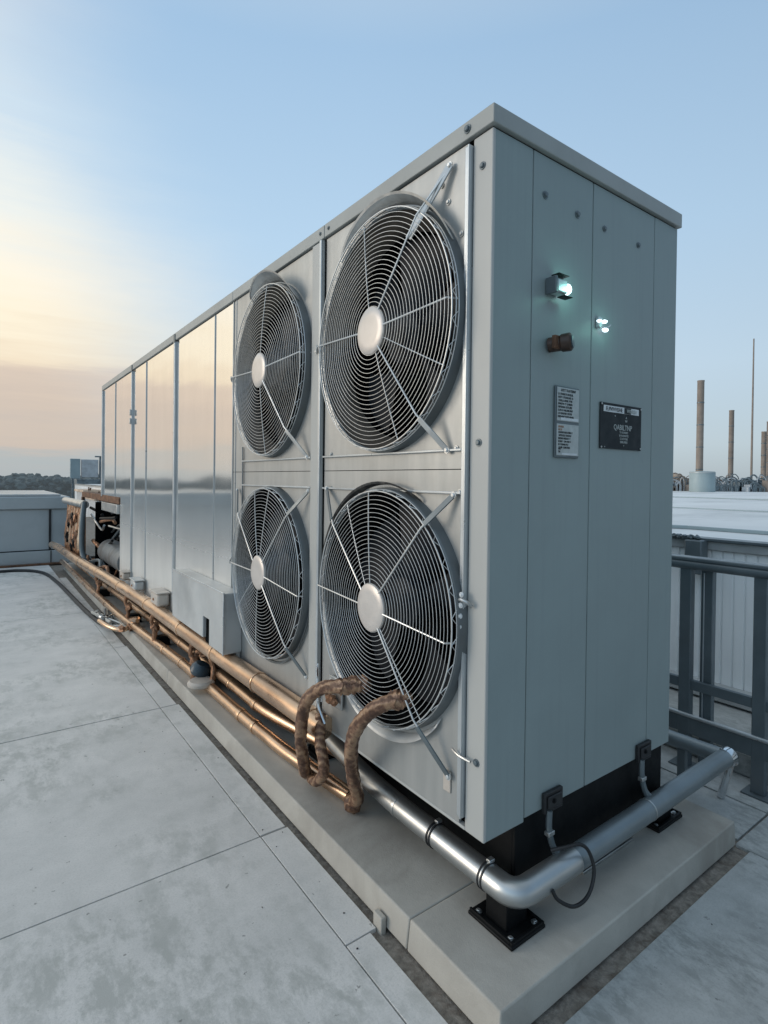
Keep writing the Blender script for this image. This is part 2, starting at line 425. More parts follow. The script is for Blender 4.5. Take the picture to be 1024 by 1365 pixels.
# ================================================================== the fan unit
U = thing('rooftop_condenser_unit', 'huge grey rooftop cooling unit with four caged fans and mirror steel panels', 'cooling unit')
# dark carcass behind the sheet metal
boxo('carcass', 'dark', [(.40, W-.02, .09, 5.6, ZB+.01, ZC-.002), (.40, W-.02, 5.61, L-.02, 1.3, ZC-.002), (.2, W-.02, .012, .09, ZB+.008, ZC-.002),
     (.02, .4, .085, .1, ZB+.01, ZC), (.02, .4, 2.3, 5.58, ZB+.01, ZC-.01), (.02, .4, 5.61, L-.02, 1.31, ZC-.01)], U, 0)
boxo('rear_panel', 'paint_shaded', (W-.018, W, .02, L, ZB, ZC-.001), U)
boxo('far_panel', 'paint_shaded', (.0, W-.02, L-.018, L, 1.3, ZC-.001), U)
boxo('underside', 'black', (.02, W-.02, .02, 5.6, ZB-.004, ZB+.006), U, 0)
# cap
for (y0, y1) in ((-.013, 1.0225), (1.0265, 2.159), (2.163, 3.430), (3.434, 4.98), (4.984, 6.722)):
    boxo('roof_cap', 'cap', (-.013, W+.013, y0, y1, ZC+.004, ZT), U, .003)
boxo('cap_gap', 'dark', (.006, W-.008, .006, L-.01, ZC-.004, ZC+.005), U, 0)
# near end
boxo('corner_post', 'paint_shaded', (.0, .1925, .0, .012, ZB-.012, ZC-.002), U, .0035)
boxo('corner_side', 'paint', (-.0015, .012, -.001, .084, ZB-.012, ZC-.002), U, .004)
boxo('seam_backing', 'dark', [(.185, .205, .0125, .0145, ZB, ZC), (.528, .544, .0125, .0145, ZB, ZC), (.965, .978, .0125, .0145, ZB, ZC)], U, 0)
boxo('end_panel', 'paint_shaded', (.1970, .5335, .001, .012, ZB, ZC-.002), U, .0025)
boxo('end_panel', 'paint_shaded', (.5385, .9695, .001, .012, ZB, ZC-.002), U, .0025)
boxo('end_panel', 'paint_shaded', (.9725, 1.158, .0005, .012, ZB, ZC-.002), U, .002)
boxo('bottom_flange', 'paint', (-.001, .02, .084, 2.15, ZB-.012, ZB-.001), U, .002)
# fan sheets with round openings
def fansheet(y0, y1, z0, z1, cy, cz, r, sz, x=0.0, depth=.0):
    bm = bmesh.new(); n = 96; inner = []; outer = []
    for k in range(n):
        a = 2*math.pi*k/n; dy, dz = math.cos(a), math.sin(a)*1.0
        inner.append(bm.verts.new((x, cy+dy*r, cz+dz*r*sz)))
        tt = min((y1-cy)/dy if dy > 1e-6 else 1e9, (y0-cy)/dy if dy < -1e-6 else 1e9, (z1-cz)/dz if dz > 1e-6 else 1e9, (z0-cz)/dz if dz < -1e-6 else 1e9)
        outer.append(bm.verts.new((x, cy+dy*tt, cz+dz*tt)))
    for cyy, czz in ((y0, z0), (y0, z1), (y1, z0), (y1, z1)):
        k = min(range(n), key=lambda i: (outer[i].co.y-cyy)**2+(outer[i].co.z-czz)**2); outer[k].co.y = cyy; outer[k].co.z = czz
    for k in range(n):
        k2 = (k+1) % n; bm.faces.new((inner[k], inner[k2], outer[k2], outer[k]))
    # return flange into the opening and folded outer edge
    ret = [bm.verts.new((x+.012, v.co.y, v.co.z)) for v in outer]
    for k in range(n): bm.faces.new((outer[k], outer[(k+1) % n], ret[(k+1) % n], ret[k]))
    return finish('fan_panel', bm, 'sheet', U, False)
SZ = 1.045
fans = [dict(y=.540, z=2.120, r=.43, y0=.112, y1=1.022, z0=1.592, z1=ZC-.003, rods=[(.118,2.15),(1.08,2.148),(.178,1.655),(.182,2.612)], kind=0),
        dict(y=.518, z=1.066, r=.425, y0=.112, y1=1.022, z0=ZB, z1=1.589, rods=[(.105,1.02),(.99,1.085),(.15,.56),(.142,1.505),(.975,1.51)], kind=1),
        dict(y=1.585, z=2.130, r=.43, y0=1.137, y1=2.158, z0=1.592, z1=ZC-.003, rods=[(1.145,2.157),(2.15,2.16),(1.165,1.658)], kind=2),
        dict(y=1.572, z=1.050, r=.43, y0=1.137, y1=2.158, z0=ZB, z1=1.589, rods=[(1.14,.99),(2.14,1.05),(1.15,.6),(1.15,1.495),(2.05,1.48)], kind=3)]
for F in fans: fansheet(F['y0'], F['y1'], F['z0'], F['z1'], F['y'], F['z'], F['r']-.004, SZ)
boxo('edge_trim', 'trim', (-.014, .0035, .086, .110, ZB+.03, ZC-.02), U, .002)
boxo('edge_trim', 'trim', (-.020, -.0145, .086, .092, ZB+.03, ZC-.02), U, .001)
boxo('mullion', 'paint', [(-.013, .004, 1.034, 1.134, ZB, ZC-.003)], U, .003)
boxo('mullion', 'trim', [(-.022, -.0135, 1.034, 1.052, ZB, ZC-.003)], U, .002)
boxo('mullion_gap', 'dark', (-.002, .004, 1.0225, 1.0335, ZB, ZC-.003), U, 0)
for (y0, y1) in ((.112, 1.02), (1.138, 1.99)):
    for z_ in (1.655, 1.512):
        boxo('sill_lip', 'trim', (-.014, -.0005, y0, y1, z_-.004, z_+.004), U, .0015)
tubeo('conduit', 'rail', [(-.008, 2.02, .9), (-.008, 2.0, 1.2), (-.008, 1.985, 1.45), (-.008, 1.985, 1.66), (-.008, 1.99, 1.74)], .005, U, 8, 4)
boxo('seam_strip', 'trim', (-.004, -.0005, 2.118, 2.124, ZB, ZC-.003), U, 0)

def polar(F, r, a, x): return Vector((x, F['y']+r*math.cos(a), F['z']+r*SZ*math.sin(a)))
def domex(F, r): q = r/F['r']; return -.062-.022*(1-q*q)
def make_fan(F):
    r0 = F['r']; k = F['kind']; c = (0, F['y'], F['z'])
    sh = latheo('fan_shroud', 'rim', c, (-1,0,0), [(r0+.014,.0005),(r0+.012,.022),(r0+.008,.036),(r0+.003,.04),(r0-.002,.036)], U, 96, SZ)
    # dark well
    latheo('fan_well', 'dark', c, (-1,0,0), [(r0-.0025,.034),(r0-.007,.0),(r0-.03,-.051),(r0-.03,-.12),(r0,-.36),(0,-.36)], sh, 64, SZ)
    if k in (0, 2): latheo('bellmouth', 'bell', c, (-1,0,0), [(r0-.004,.035),(r0-.012,.012),(r0-.028,-.02),(r0-.045,-.05),(r0-.048,-.075)], sh, 96, SZ)
    # guard: concentric wires
    bm = bmesh.new(); NR = 22
    for i in range(NR):
        r = .088+(r0-.088)*i/(NR-1); x = domex(F, r)
        wob = random.uniform(-.0012, .0012)
        tube(bm, [polar(F, r+wob*math.sin(3*2*math.pi*j/84+i), 2*math.pi*j/84, x) for j in range(84)], 0.0026 if i == NR-1 else .00102, 6, True)
    finish('fan_guard', bm, 'wire', sh)
    # cage side: hoops + lattice
    bm = bmesh.new()
    for x in ((-.050, -.037, -.024) if k in (0, 2) else (-.045,)): tube(bm, [polar(F, r0+.006, 2*math.pi*j/84, x) for j in range(84)], .0016, 5, True)
    nz = 64
    zz = [polar(F, r0+.003, 2*math.pi*j/nz, -.062 if j % 2 else -.02) for j in range(nz)]
    tube(bm, zz, .0016, 5, True)
    finish('cage_side', bm, 'wire', sh)
    # spokes following the dome
    bm = bmesh.new()
    for a in {0:(78,250,205), 1:(82,60,230), 2:(95,265), 3:(75,100,280,325)}[k]:
        tube(bm, [polar(F, .08+(r0-.08)*j/8, R(a), domex(F, .08+(r0-.08)*j/8)+.004) for j in range(9)], .0022, 6)
    finish('spoke', bm, 'wire', sh)
    # hub plate
    hx = domex(F, 0)
    latheo('hub_plate', 'hub', (hx, F['y'], F['z']), (-1,0,0), [(.086,-.010),(.086,.002),(.080,.006),(.055,.0075),(0,.008)], sh, 48, SZ)
    # support rods to the sheet
    for (yy, zz_) in F['rods']:
        e = Vector((-.010, yy, zz_)); d = Vector((0, yy-F['y'], zz_-F['z'])); dn = d.normalized()
        s = Vector((hx-.002, F['y'], F['z']))+dn*.082
        mid = Vector((-.072, F['y'], F['z']))+dn*(r0*1.0)
        if d.length < r0+.03: mid = Vector((-.062, 0, 0))+Vector((0, F['y'], F['z']))+dn*(d.length-.02)
        bm = bmesh.new(); tube(bm, [s, mid, e], .0034, 8); finish('support_rod', bm, 'wire', sh)
        if d.length > r0+.09 or k in (1, 3) and zz_ > 1.4:
            bm = bmesh.new()
            st = mid.lerp(e, .12)-Vector((.004,0,0)); st2 = e+Vector((-.004,0,0))
            bar(bm, st-dn*(.10 if (k == 0 and zz_ > 2.5) else .0), st2, .034 if (k == 0 and zz_ > 2.5) else .020, .006, up=(-1,0,0))
            finish('bracket', bm, 'galv' if k in (0, 2) else 'rail', sh, bevel=.001)
            bolt('bolt', e+Vector((-.004,0,0)), (-1,0,0), .008, sh, 'wire')
    # motor, blades and arms in the well
    latheo('motor', 'blade', (0, F['y'], F['z']), (-1,0,0), [(0,-.30),(.085,-.30),(.085,-.13),(.1,-.12),(.1,-.07),(.07,-.055),(0,-.05)], sh, 32)
    bm = bmesh.new(); a0 = random.uniform(0, 360)
    for j in range(5):
        A = a0+72*j; rowsn = 6; prevr = None
        for i in range(rowsn+1):
            r = .085+(r0-.045-.085)*i/rowsn; half = R(17+11*(i/rowsn)); tw = .055-.025*(i/rowsn)
            row = []
            for q in range(7):
                s_ = q/6*2-1
                p = polar(F, r, R(A)+s_*half+R(10*(i/rowsn)), .13+tw*s_+.018*(s_*s_))
                row.append(bm.verts.new(p))
            if prevr:
                for q in range(6): bm.faces.new((prevr[q], prevr[q+1], row[q+1], row[q]))
            prevr = row
    finish('fan_blades', bm, 'blade', sh)
    bm = bmesh.new()
    for a in (35, 145, 270): bar(bm, polar(F, .05, R(a), .25), polar(F, r0-.01, R(a), .25), .03, .02, up=(1,0,0))
    finish('motor_arm', bm, 'blade', sh)
    return sh
shr = [make_fan(F) for F in fans]
# curved rain hood over the first two upper fans and dusty collar on the lower one
def arc_sheet(name, F, a0, a1, r_in, r_out, x_in, x_out, mat, parent, n=30, th=.004):
    bm = bmesh.new(); rows = []
    for i in range(n+1):
        a = R(a0+(a1-a0)*i/n); q = math.sin(math.pi*i/n)**.35
        ro = r_in+(r_out-r_in)*q; xo = x_in+(x_out-x_in)*q
        rows.append([bm.verts.new(polar(F, r_in, a, x_in)), bm.verts.new(polar(F, (r_in*.4+ro*.6), a, (x_in*.4+xo*.6)-.006)), bm.verts.new(polar(F, ro, a, xo)), bm.verts.new(polar(F, ro-th*2, a, xo+th))])
    for i in range(n):
        for j in range(3): bm.faces.new((rows[i][j], rows[i+1][j], rows[i+1][j+1], rows[i][j+1]))
    return finish(name, bm, mat, parent, angle=60)
arc_sheet('rain_hood', fans[0], 48, 150, .447, .478, -.02, -.075, 'galv', shr[0])
arc_sheet('rain_hood', fans[2], 62, 140, .447, .490, -.02, -.10, 'galv', shr[2])
arc_sheet('dust_collar', fans[1], -12, 118, .448, .462, -.012, -.05, 'soot', shr[1])
arc_sheet('lower_collar', fans[1], 225, 325, .45, .480, -.004, -.035, 'steel_dull', shr[1])
arc_sheet('side_collar', fans[3], 190, 395, .455, .465, -.004, -.02, 'rim', shr[3])
# bolts on the fan side and end
for (y_, z_) in ((.042,2.552),(.043,1.675),(.034,.652)): bolt('bolt', (-.0015, y_, z_), (-1,0,0), .0085, U, 'rail')
bolt('bolt', (-.013, .10, 2.692), (-1,0,0), .010, U, 'rail'); bolt('bolt', (-.013, 1.06, 2.69), (-1,0,0), .006, U, 'rail'); bolt('bolt', (-.013, .985, 2.69), (-1,0,0), .006, U, 'rail')
for (y_, z_) in ((.20,2.50),(.235,2.57),(.135,2.37),(.145,1.66),(.125,1.515),(.96,1.665),(.96,1.512)): bolt('bolt', (-.001, y_, z_), (-1,0,0), .007, U, 'galv')
for (x_, z_, r_) in ((.256,2.523,.009),(.438,2.51,.009),(.607,2.506,.008),(.844,2.506,.008)): bolt('bolt', (x_, .001, z_), (0,-1,0), r_, U, 'rail')
# latch rod on the side trim
tubeo('latch_rod', 'galv', [(-.02, .10, 1.16), (-.035, .085, 1.17), (-.03, .06, 1.165), (-.012, .055, 1.15)], .006, U, 8, 3)
tubeo('latch_rod', 'galv', [(-.02, .125, .665), (-.026, .09, .66), (-.018, .045, .655)], .005, U, 8, 2)
boxo('small_plate', 'beige', (-.006, -.0005, .150, .185, .50, .57), U, .002)
for q in range(4): bolt('rivet', (-.03, .082+.003*q, 1.185-.035*q), (-1,0,0), .006, shr[1], 'white')
# polished steel wall panels
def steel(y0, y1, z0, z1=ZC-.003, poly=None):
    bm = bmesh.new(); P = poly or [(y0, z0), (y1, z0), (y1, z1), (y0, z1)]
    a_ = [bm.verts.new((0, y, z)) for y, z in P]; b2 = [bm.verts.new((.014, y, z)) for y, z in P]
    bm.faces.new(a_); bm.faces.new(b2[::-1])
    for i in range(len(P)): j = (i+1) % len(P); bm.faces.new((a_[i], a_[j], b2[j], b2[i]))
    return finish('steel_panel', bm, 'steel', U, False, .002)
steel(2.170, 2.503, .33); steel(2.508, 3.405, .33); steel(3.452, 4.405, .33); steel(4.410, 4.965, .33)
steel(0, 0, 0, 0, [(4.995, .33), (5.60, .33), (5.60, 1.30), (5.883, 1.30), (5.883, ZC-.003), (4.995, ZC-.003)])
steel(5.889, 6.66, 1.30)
for (y0, y1) in ((3.412, 3.445), (4.97, 4.99), (6.665, 6.712)): boxo('panel_mullion', 'trim', (-.018, .01, y0, y1, .33 if y1 < 6 else 1.3, ZC-.004), U, .003)
boxo('panel_bead', 'trim', (-.006, .0, 2.5035, 2.5075, .33, ZC-.004), U, 0)
boxo('panel_bead', 'trim', (-.007, .0, 4.403, 4.412, .33, ZC-.004), U, 0)
boxo('panel_bead', 'trim', (-.007, .0, 5.881, 5.891, 1.3, ZC-.004), U, 0)
boxo('panel_bead', 'trim', (-.006, .0, 2.160, 2.169, ZB, ZC-.004), U, 0)
for z_ in (2.22, 2.13): boxo('hinge', 'galv', (-.034, -.0185, 4.965, 4.995, z_-.03, z_+.03), U, .003)
for y_ in (3.43, 4.98): boxo('cap_clip', 'rail', (-.020, -.0135, y_-.02, y_+.02, 2.64, 2.71), U, .002)
# base frame
boxo('base_frame', 'black', [(.17, .182, .03, 6.6, .21, ZB-.005), (.17, 1.13, .018, .03, .21, ZB-.005), (1.12, 1.132, .031, 6.6, .21, ZB-.005), (.183, .23, .031, 6.59, .212, .222), (.183, 1.119, .031, .07, .212, .222), (.5, .6, .08, 6.5, .22, .4)], U, .002)
boxo('base_frame', 'black', (.142, .169, .045, 6.6, .385, ZB-.005), U, .002)
def foot(x, y, w=.165, l=.19):
    f = boxo('foot', 'black', [(x-w/2, x+w/2, y-l/2, y+l/2, .1005, .112), (x-.05, x+.05, y-.045, y+.045, .112, .209)], U, .003)
    boxo('foot_rib', 'black', [(x-w/2+.004, x+w/2-.004, y-l/2+.003, y-l/2+.013, .112, .122), (x-w/2+.004, x-w/2+.012, y-l/2+.014, y+l/2-.004, .112, .122), (x+w/2-.012, x+w/2-.004, y-l/2+.014, y+l/2-.004, .112, .122)], f, .001)
    for sx in (-1, 1):
        for sy in (-1, 1): bolt('foot_bolt', (x+sx*(w/2-.024), y+sy*(l/2-.026), .112), (0,0,1), .008, f, 'galv')
    return f
foot(.125, .012)
foot(1.09, .02, .2, .14)
for y_ in (1.35, 2.6, 3.9, 5.2, 6.4): foot(.2, y_)
boxo('angle_rail', 'galv', (.52, .86, -.012, .012, .101, .112), U, .002)

# hanging brackets with their straps at the near end
for (x_, zt, zb) in ((.335, .478, .212), (.935, .480, .225)):
    bk = boxo('strap_bracket', 'rubber', [(x_-.052, x_+.048, -.016, -.001, zt-.07, zt), (x_-.04, x_+.036, -.022, -.0165, zt-.055, zt-.012)], U, .004)
    tubeo('strap', 'rail', [(x_-.03, -.018, zt-.06), (x_-.035, -.022, zt-.13), (x_-.012, -.03, zt-.2), (x_+.02, -.05, zb+.03), (x_+.045, -.058, zb)], lambda s: .011 if s < .5 else .014, bk, 8, 4)
    bolt('bolt', (x_-.01, -.022, zt-.03), (0,-1,0), .006, bk, 'black')
    boxo('strap_clip', 'galv', (x_-.05, x_-.018, -.033, -.012, zt-.14, zt-.125), bk, .002)

# lamps, knob and plates on the near end
lp = boxo('warning_lamp', 'rail', (.262, .274, -.045, -.001, 2.187, 2.244), U, .003)
boxo('lamp_body', 'trim', (.275, .330, -.042, -.001, 2.192, 2.240), lp, .006)
boxo('lamp_visor', 'black', [(.268, .325, -.052, -.02, 2.2475, 2.2505), (.30, .345, -.052, -.02, 2.180, 2.183)], lp, .001)
latheo('lamp_lens', 'lamp', (.345, -.026, 2.216), (0,-1,0), [(0,-.015),(.016,-.013),(.02,0),(.016,.010),(0,.013)], lp, 20)
l2 = boxo('indicator_lamp', 'trim', (.556, .578, -.018, -.001, 2.125, 2.165), U, .004)
for (x_, z_, rx) in ((.552, 2.147, .008), (.586, 2.150, .011), (.592, 2.120, .013)):
    latheo('lamp_lens', 'lamp', (x_, -.022, z_), (0,-1,0), [(0,-.01),(rx,-.008),(rx*1.1,0),(rx*.6,.006),(0,.007)], l2, 16, .55)
tubeo('lamp_guard', 'chrome', [(.55,-.03,2.122),(.58,-.034,2.124),(.61,-.03,2.14)], .002, l2, 6, 3)
kn = latheo('selector_knob', 'knob', (.285, -.001, 2.02), (.45,-1,.06), [(0,0),(.025,0),(.026,.04),(.030,.045),(.031,.072),(.026,.078),(0,.078)], U, 24)
latheo('knob_face', 'bluecap', (.285+.0322, -.0725, 2.0243), (.45,-1,.06), [(0,0),(.023,0),(.021,.003),(0,.004)], kn, 24)
boxo('knob_lug', 'rust', [(.262, .292, -.045, -.03, 2.0, 2.045)], kn, .003)
# instruction plate
pl = boxo('instruction_plate', 'rail', (.318, .456, -.008, -.001, 1.637, 1.888), U, .004)
boxo('plate_face', 'plate_silver', [(.324, .450, -.0105, -.0085, 1.765, 1.882), (.324, .450, -.0105, -.0085, 1.645, 1.755)], pl, .001)
rng = random.Random(3)
textmesh('plate_heading', 'HTT TUUTIINF', .0135, (.387, -.0112, 1.868), 'ink', pl, sx=.95)
glyph = 'HNTEIBLTUFHRNUE'
def gline(n): return ''.join(rng.choice(glyph) if rng.random() > .16 else ' ' for _ in range(n))
textmesh('plate_text', '\n'.join(gline(13) for _ in range(8)), .0112, (.328, -.0112, 1.855), 'ink', pl, 'LEFT', 1.05)
textmesh('plate_text', '\n'.join(gline(13) for _ in range(6)), .0105, (.332, -.0112, 1.722), 'ink', pl, 'LEFT', 1.0)
textmesh('plate_text', 'HEI\nTIE', .010, (.332, -.0112, 1.665), 'ink', pl, 'LEFT')
textmesh('plate_note', 'ENTER\nBLTE', .010, (.332, -.0112, 1.742), 'rustprint', pl, 'LEFT')
boxo('plate_band', 'white', [(.345, .446, -.0115, -.0108, 1.768, 1.778), (.352, .44, -.0115, -.0108, 1.647, 1.654)], pl, 0)
# black name plate
nb = boxo('name_plate', 'plate_black', (.592, .880, -.005, -.001, 1.682, 1.856), U, .001)
boxo('heading_band', 'white', (.612, .858, -.0062, -.0052, 1.822, 1.846), nb, 0)
boxo('heading_block', 'plate_black', (.752, .800, -.0067, -.0062, 1.8225, 1.8455), nb, 0)
textmesh('heading_text', 'EUIVIVVISHE', .0215, (.682, -.0069, 1.8265), 'ink', nb, sx=.98)
textmesh('heading_text', 'WINRSV', .0215, (.805, -.0072, 1.8265), 'plate_silver', nb, sx=.9)
textmesh('plate_mark', 'A\nW', .013, (.768, -.0056, 1.802), 'plate_silver', nb, sx=1.2)
textmesh('plate_mark', 'v', .014, (.69, -.0056, 1.806), 'plate_silver', nb)
textmesh('plate_title', 'QABILTNP', .030, (.745, -.0056, 1.757), 'plate_silver', nb, sx=.92)
textmesh('plate_text', 'TI UUNMIT\nIA RAINUTE\nSTATITNE\nEIIIEUIIIES', .0125, (.752, -.0056, 1.744), 'plate_silver', nb, sx=1.0)
textmesh('plate_mark', 'o', .012, (.752, -.0056, 1.695), 'plate_silver', nb)
textmesh('plate_mark', 'iu', .009, (.622, -.0056, 1.686), 'plate_silver', nb)
for (x_, z_) in ((.599,1.687),(.873,1.690),(.599,1.85),(.873,1.848)): bolt('rivet', (x_, -.005, z_), (0,-1,0), .0025, nb, 'galv')

# access box low on the steel side
bm = bmesh.new()
prof_ = [(1.99,.50),(2.24,.50),(2.24,.66),(2.36,.66),(2.36,.52),(3.055,.52),(3.055,.865),(1.99,.865)]
fa = [bm.verts.new((-.118, y, z)) for y, z in prof_]; fb = [bm.verts.new((-.0005, y, z)) for y, z in prof_]
bm.faces.new(fa); bm.faces.new(fb[::-1])
for q in range(8): bm.faces.new((fa[q], fb[q], fb[(q+1) % 8], fa[(q+1) % 8]))
ab = finish('access_box', bm, 'steel_dull', U, False, .006)
boxo('box_lid_edge', 'trim', [(-.124, -.116, 1.975, 3.07, .866, .875), (-.124, -.118, 1.975, 1.985, .50, .865)], ab, .002)
boxo('box_recess', 'dark', (-.095, -.02, 2.23, 2.37, .49, .68), ab, 0)
boxo('side_block', 'paint', (-.03, -.0005, 2.0, 2.15, .43, .60), U, .01)

# open machinery bay at the far end
boxo('bay_back', 'dark', (.62, .64, 5.62, 9.3, .2, 1.24), U, 0)
boxo('bay_back', 'dark', (.02, .61, 7.35, 7.38, .21, 1.2), U, 0)
boxo('bay_floor', 'dark', (.0, .62, 5.62, 9.3, .19, .20), U, 0)
boxo('bay_beam', 'rust', [(-.01, .1, 5.62, 8.4, 1.24, 1.32), (-.02, .02, 8.3, 8.4, .2, 1.24)], U, .004)
boxo('bay_shelf', 'galv', (-.03, .2, 5.62, 6.6, 1.13, 1.235), U, .004)
tk = latheo('receiver_tank', 'tank_dark', (.14, 5.66, .56), (0,1,0), [(0,0),(.1,0),(.15,.03),(.155,.06),(.155,1.3),(.13,1.38),(.06,1.42),(0,1.42)], U, 32)
latheo('tank_neck', 'black', (.14, 7.0, .56), (0,1,0), [(.09,.06),(.09,.14),(.11,.14),(.11,.19),(.05,.2),(.05,.3),(0,.3)], tk, 24)
for i in range(20):
    y_ = random.uniform(5.5, 7.3); z_ = random.uniform(.35, 1.15); x_ = random.uniform(-.02, .25)
    tubeo('bay_pipe', random.choice(['rail','crust','black','galv']), [(x_, y_, z_), (x_+.05, y_+.5, z_+random.uniform(-.1,.1)), (x_, y_+1.0, z_+random.uniform(-.3,.1))], random.uniform(.012,.03), U, 8, 4)

# ================================================================== copper pipes
def copperpipe(label, pts, r, joints, group='bare copper pipes along the plinth', mat='copper'):
    T = thing('copper_pipe', label, 'pipe', pts[0], None)
    off = Vector(pts[0]); P = [Vector(p)-off for p in pts]
    tubeo('pipe_run', mat, elbow_path(P, .12, 5), r, T, 20)
    acc = 0
    for i in range(len(P)-1):
        a_, b2 = P[i], P[i+1]; ln = (b2-a_).length
        for jy in joints:
            lo, hi = sorted((a_.y+off.y, b2.y+off.y))
            if lo <= jy < hi:
                s = (jy-off.y-a_.y)/(b2.y-a_.y); c = a_.lerp(b2, s)
                collar('pipe_joint', 'copper', c, (b2-a_), r, random.choice([.02,.035,.05]), T, .0035)
    return T
top = copperpipe('thick upper copper pipe running just below the steel panels', [(-.040,.93,.44),(-.043,1.16,.44),(-.064,2.16,.44),(-.091,4.1,.44),(-.15,5.6,.44),(-.24,7.26,.44),(-.29,8.9,.44),(-.29,9.6,.40)], .053, (1.05,1.62,2.25,2.95,3.9,4.9,5.9,6.9))
low = copperpipe('lowest copper pipe, lying on the plinth and ending in an elbow under the brown hose', [(.055,.85,.140),(.045,.95,.140),(.0,1.4,.138),(-.018,2.0,.138),(-.022,2.42,.138),(-.03,3.1,.138),(-.075,4.0,.138),(-.125,4.93,.138),(-.15,6.6,.138),(-.17,9.4,.138)], .034, (1.2,1.75,1.95,3.1,3.5,4.4,5.6))
mid = copperpipe('middle copper pipe half hidden between the upper and lowest ones', [(.185,1.02,.2),(.16,1.15,.2),(.075,1.7,.2),(.06,1.85,.2),(.06,2.9,.2),(.05,4.2,.2),(.0,6,.2),(-.05,8.6,.2)], .034, (1.4,1.9,2.3,3.4))
# pipe hangers between the pipes
for i, y_ in enumerate((2.72, 3.75, 4.7, 6.2)):
    hx_ = -.075-.02*max(0, y_-3)
    T = thing('pipe_hanger', ['corroded pipe hanger nearest the white round sensor', 'second corroded pipe hanger from the near end', 'corroded pipe hanger beside the bent branch pipe', 'farthest corroded pipe hanger'][i], 'pipe hanger', (hx_, y_, .14), 'corroded hangers between the copper pipes')
    bm = bmesh.new(); tube(bm, smoothpath([(.01,0,.25),(.0,.03,.17),(.02,.0,.1),(.01,.0,-.02)], 4), .018, 8, jitter=.25); finish('hanger_rod', bm, 'crust', T)
    bm = bmesh.new(); blob(bm, (.03,.02,.12), .035, .05, .045)
    finish('hanger_clamp', bm, 'crust', T)
    boxo('hanger_foot', 'black', (.03, .14, -.03, .05, -.036, .05), T, .004)
# cross braces
T = thing('valve_branch', 'bent pale copper branch pipe with a corroded valve reaching over the plinth edge', 'valve', (-.1, 4.5, .14))
tubeo('branch_pipe', 'copper', [(-.23,.30,.0),(-.19,.06,-.01),(-.10,-.10,-.02),(-.01,-.05,0),(.04,.03,.0)], .022, T, 12, 5)
bm = bmesh.new(); blob(bm, (-.10,-.09,-.01), .035,.06,.03); blob(bm, (-.03,-.08,-.01), .03,.05,.03); finish('valve_body', bm, 'crust', T)
bm = bmesh.new(); blob(bm, (.03,.0,.02), .05,.09,.045); finish('pipe_clamp', bm, 'copper', T)
# sensor with blue cap
T = thing('flow_sensor', 'white round sensor base with dark blue cap on the lowest copper pipe', 'sensor', (-.035, 2.60, .16))
latheo('sensor_base', 'beige', (-.03,-.06,-.02), (0,0,1), [(0,0),(.075,.0),(.09,.012),(.09,.028),(.075,.042),(0,.046)], T, 32)
latheo('sensor_cap', 'bluecap', (-.01,.04,.045), (.35,-.2,.9), [(0,-.02),(.055,-.02),(.07,.0),(.068,.035),(.05,.06),(0,.068)], T, 28)
bm = bmesh.new(); tube(bm, smoothpath([(.05,-.02,.15),(.06,-.05,.07),(.03,-.09,.0),(-.01,-.1,-.01)], 5), .02, 10, jitter=.2); blob(bm, (.02,.05,.16), .03,.04,.025); blob(bm, (-.01,.02,.19), .03,.03,.02)
finish('sensor_bracket', bm, 'crust', T)
# black hose and wiring on the paving
tag(tubeo('black_hose', 'rubber', [(-4.5,9.4,.02),(-2.5,9.45,.02),(-1.2,9.5,.02),(-.72,9.45,.02),(-.46,9.0,.02),(-.37,8.0,.02),(-.335,7.0,.02),(-.30,5.9,.02),(-.26,5.2,.03),(-.2,4.95,.06)], .024, None, 12, 6), 'thick black hose curving across the paving toward the copper pipes', 'hose')
T = thing('hose_coupling', 'tangled silver and black couplings where the black hose meets the plinth', 'coupling', (-.22, 5.1, .05))
for i in range(12):
    p = [Vector((random.uniform(-.07,.12), random.uniform(-.4,.45), random.uniform(-.0,.07))) for _ in range(3)]
    tubeo('cable_loop', random.choice(['rubber','galv','rail','jacket']), p, random.uniform(.008,.018), T, 8, 5)
bm = bmesh.new(); blob(bm, (-.01,0,.03), .045,.09,.04); finish('coupling_body', bm, 'black', T)
# lumps between pipes and steel panels
for i, (x_, y_, z_, s, mt, lb) in enumerate(((-.05,3.62,.55,1.0,'beige','near pale plastic junction cap beside the access box'),(-.05,4.45,.53,.9,'steel_dull','grey junction cap under the steel panels, second from the access box'),(-.04,5.05,.53,.75,'beige','pale junction cap farthest from the access box'))):
    s *= .85
    T = thing('junction_cap', lb, 'junction cap', (x_, y_, z_-.01), 'junction caps below the steel panels')
    boxo('cap_body', mt, (-.075*s, .04*s, -.13*s, .13*s, -.06*s, .065*s), T, .02)
    boxo('cap_lid', mt, (-.085*s, .045*s, -.145*s, .145*s, .066*s, .08*s), T, .005)
    bolt('cap_screw', (-.076*s,0,0), (-1,0,0), .008, T, 'crust')
T = thing('cable_bundle', 'dark cable bundle and debris heaped under the far steel panels', 'cable bundle', (0, 5.0, .4))
for i in range(22):
    y_ = random.uniform(-1.6, 2.4); x_ = random.uniform(-.05,.06)-.03*max(0, y_)*.6
    tubeo('cable', random.choice(['rubber','black','rail','crust','galv']), [(x_,y_,random.uniform(-.1,.08)),(x_+random.uniform(-.05,.05),y_+.2,random.uniform(-.1,.1)),(x_+random.uniform(-.05,.05),y_+.45,random.uniform(-.12,.06))], random.uniform(.01,.024), T, 7, 4)

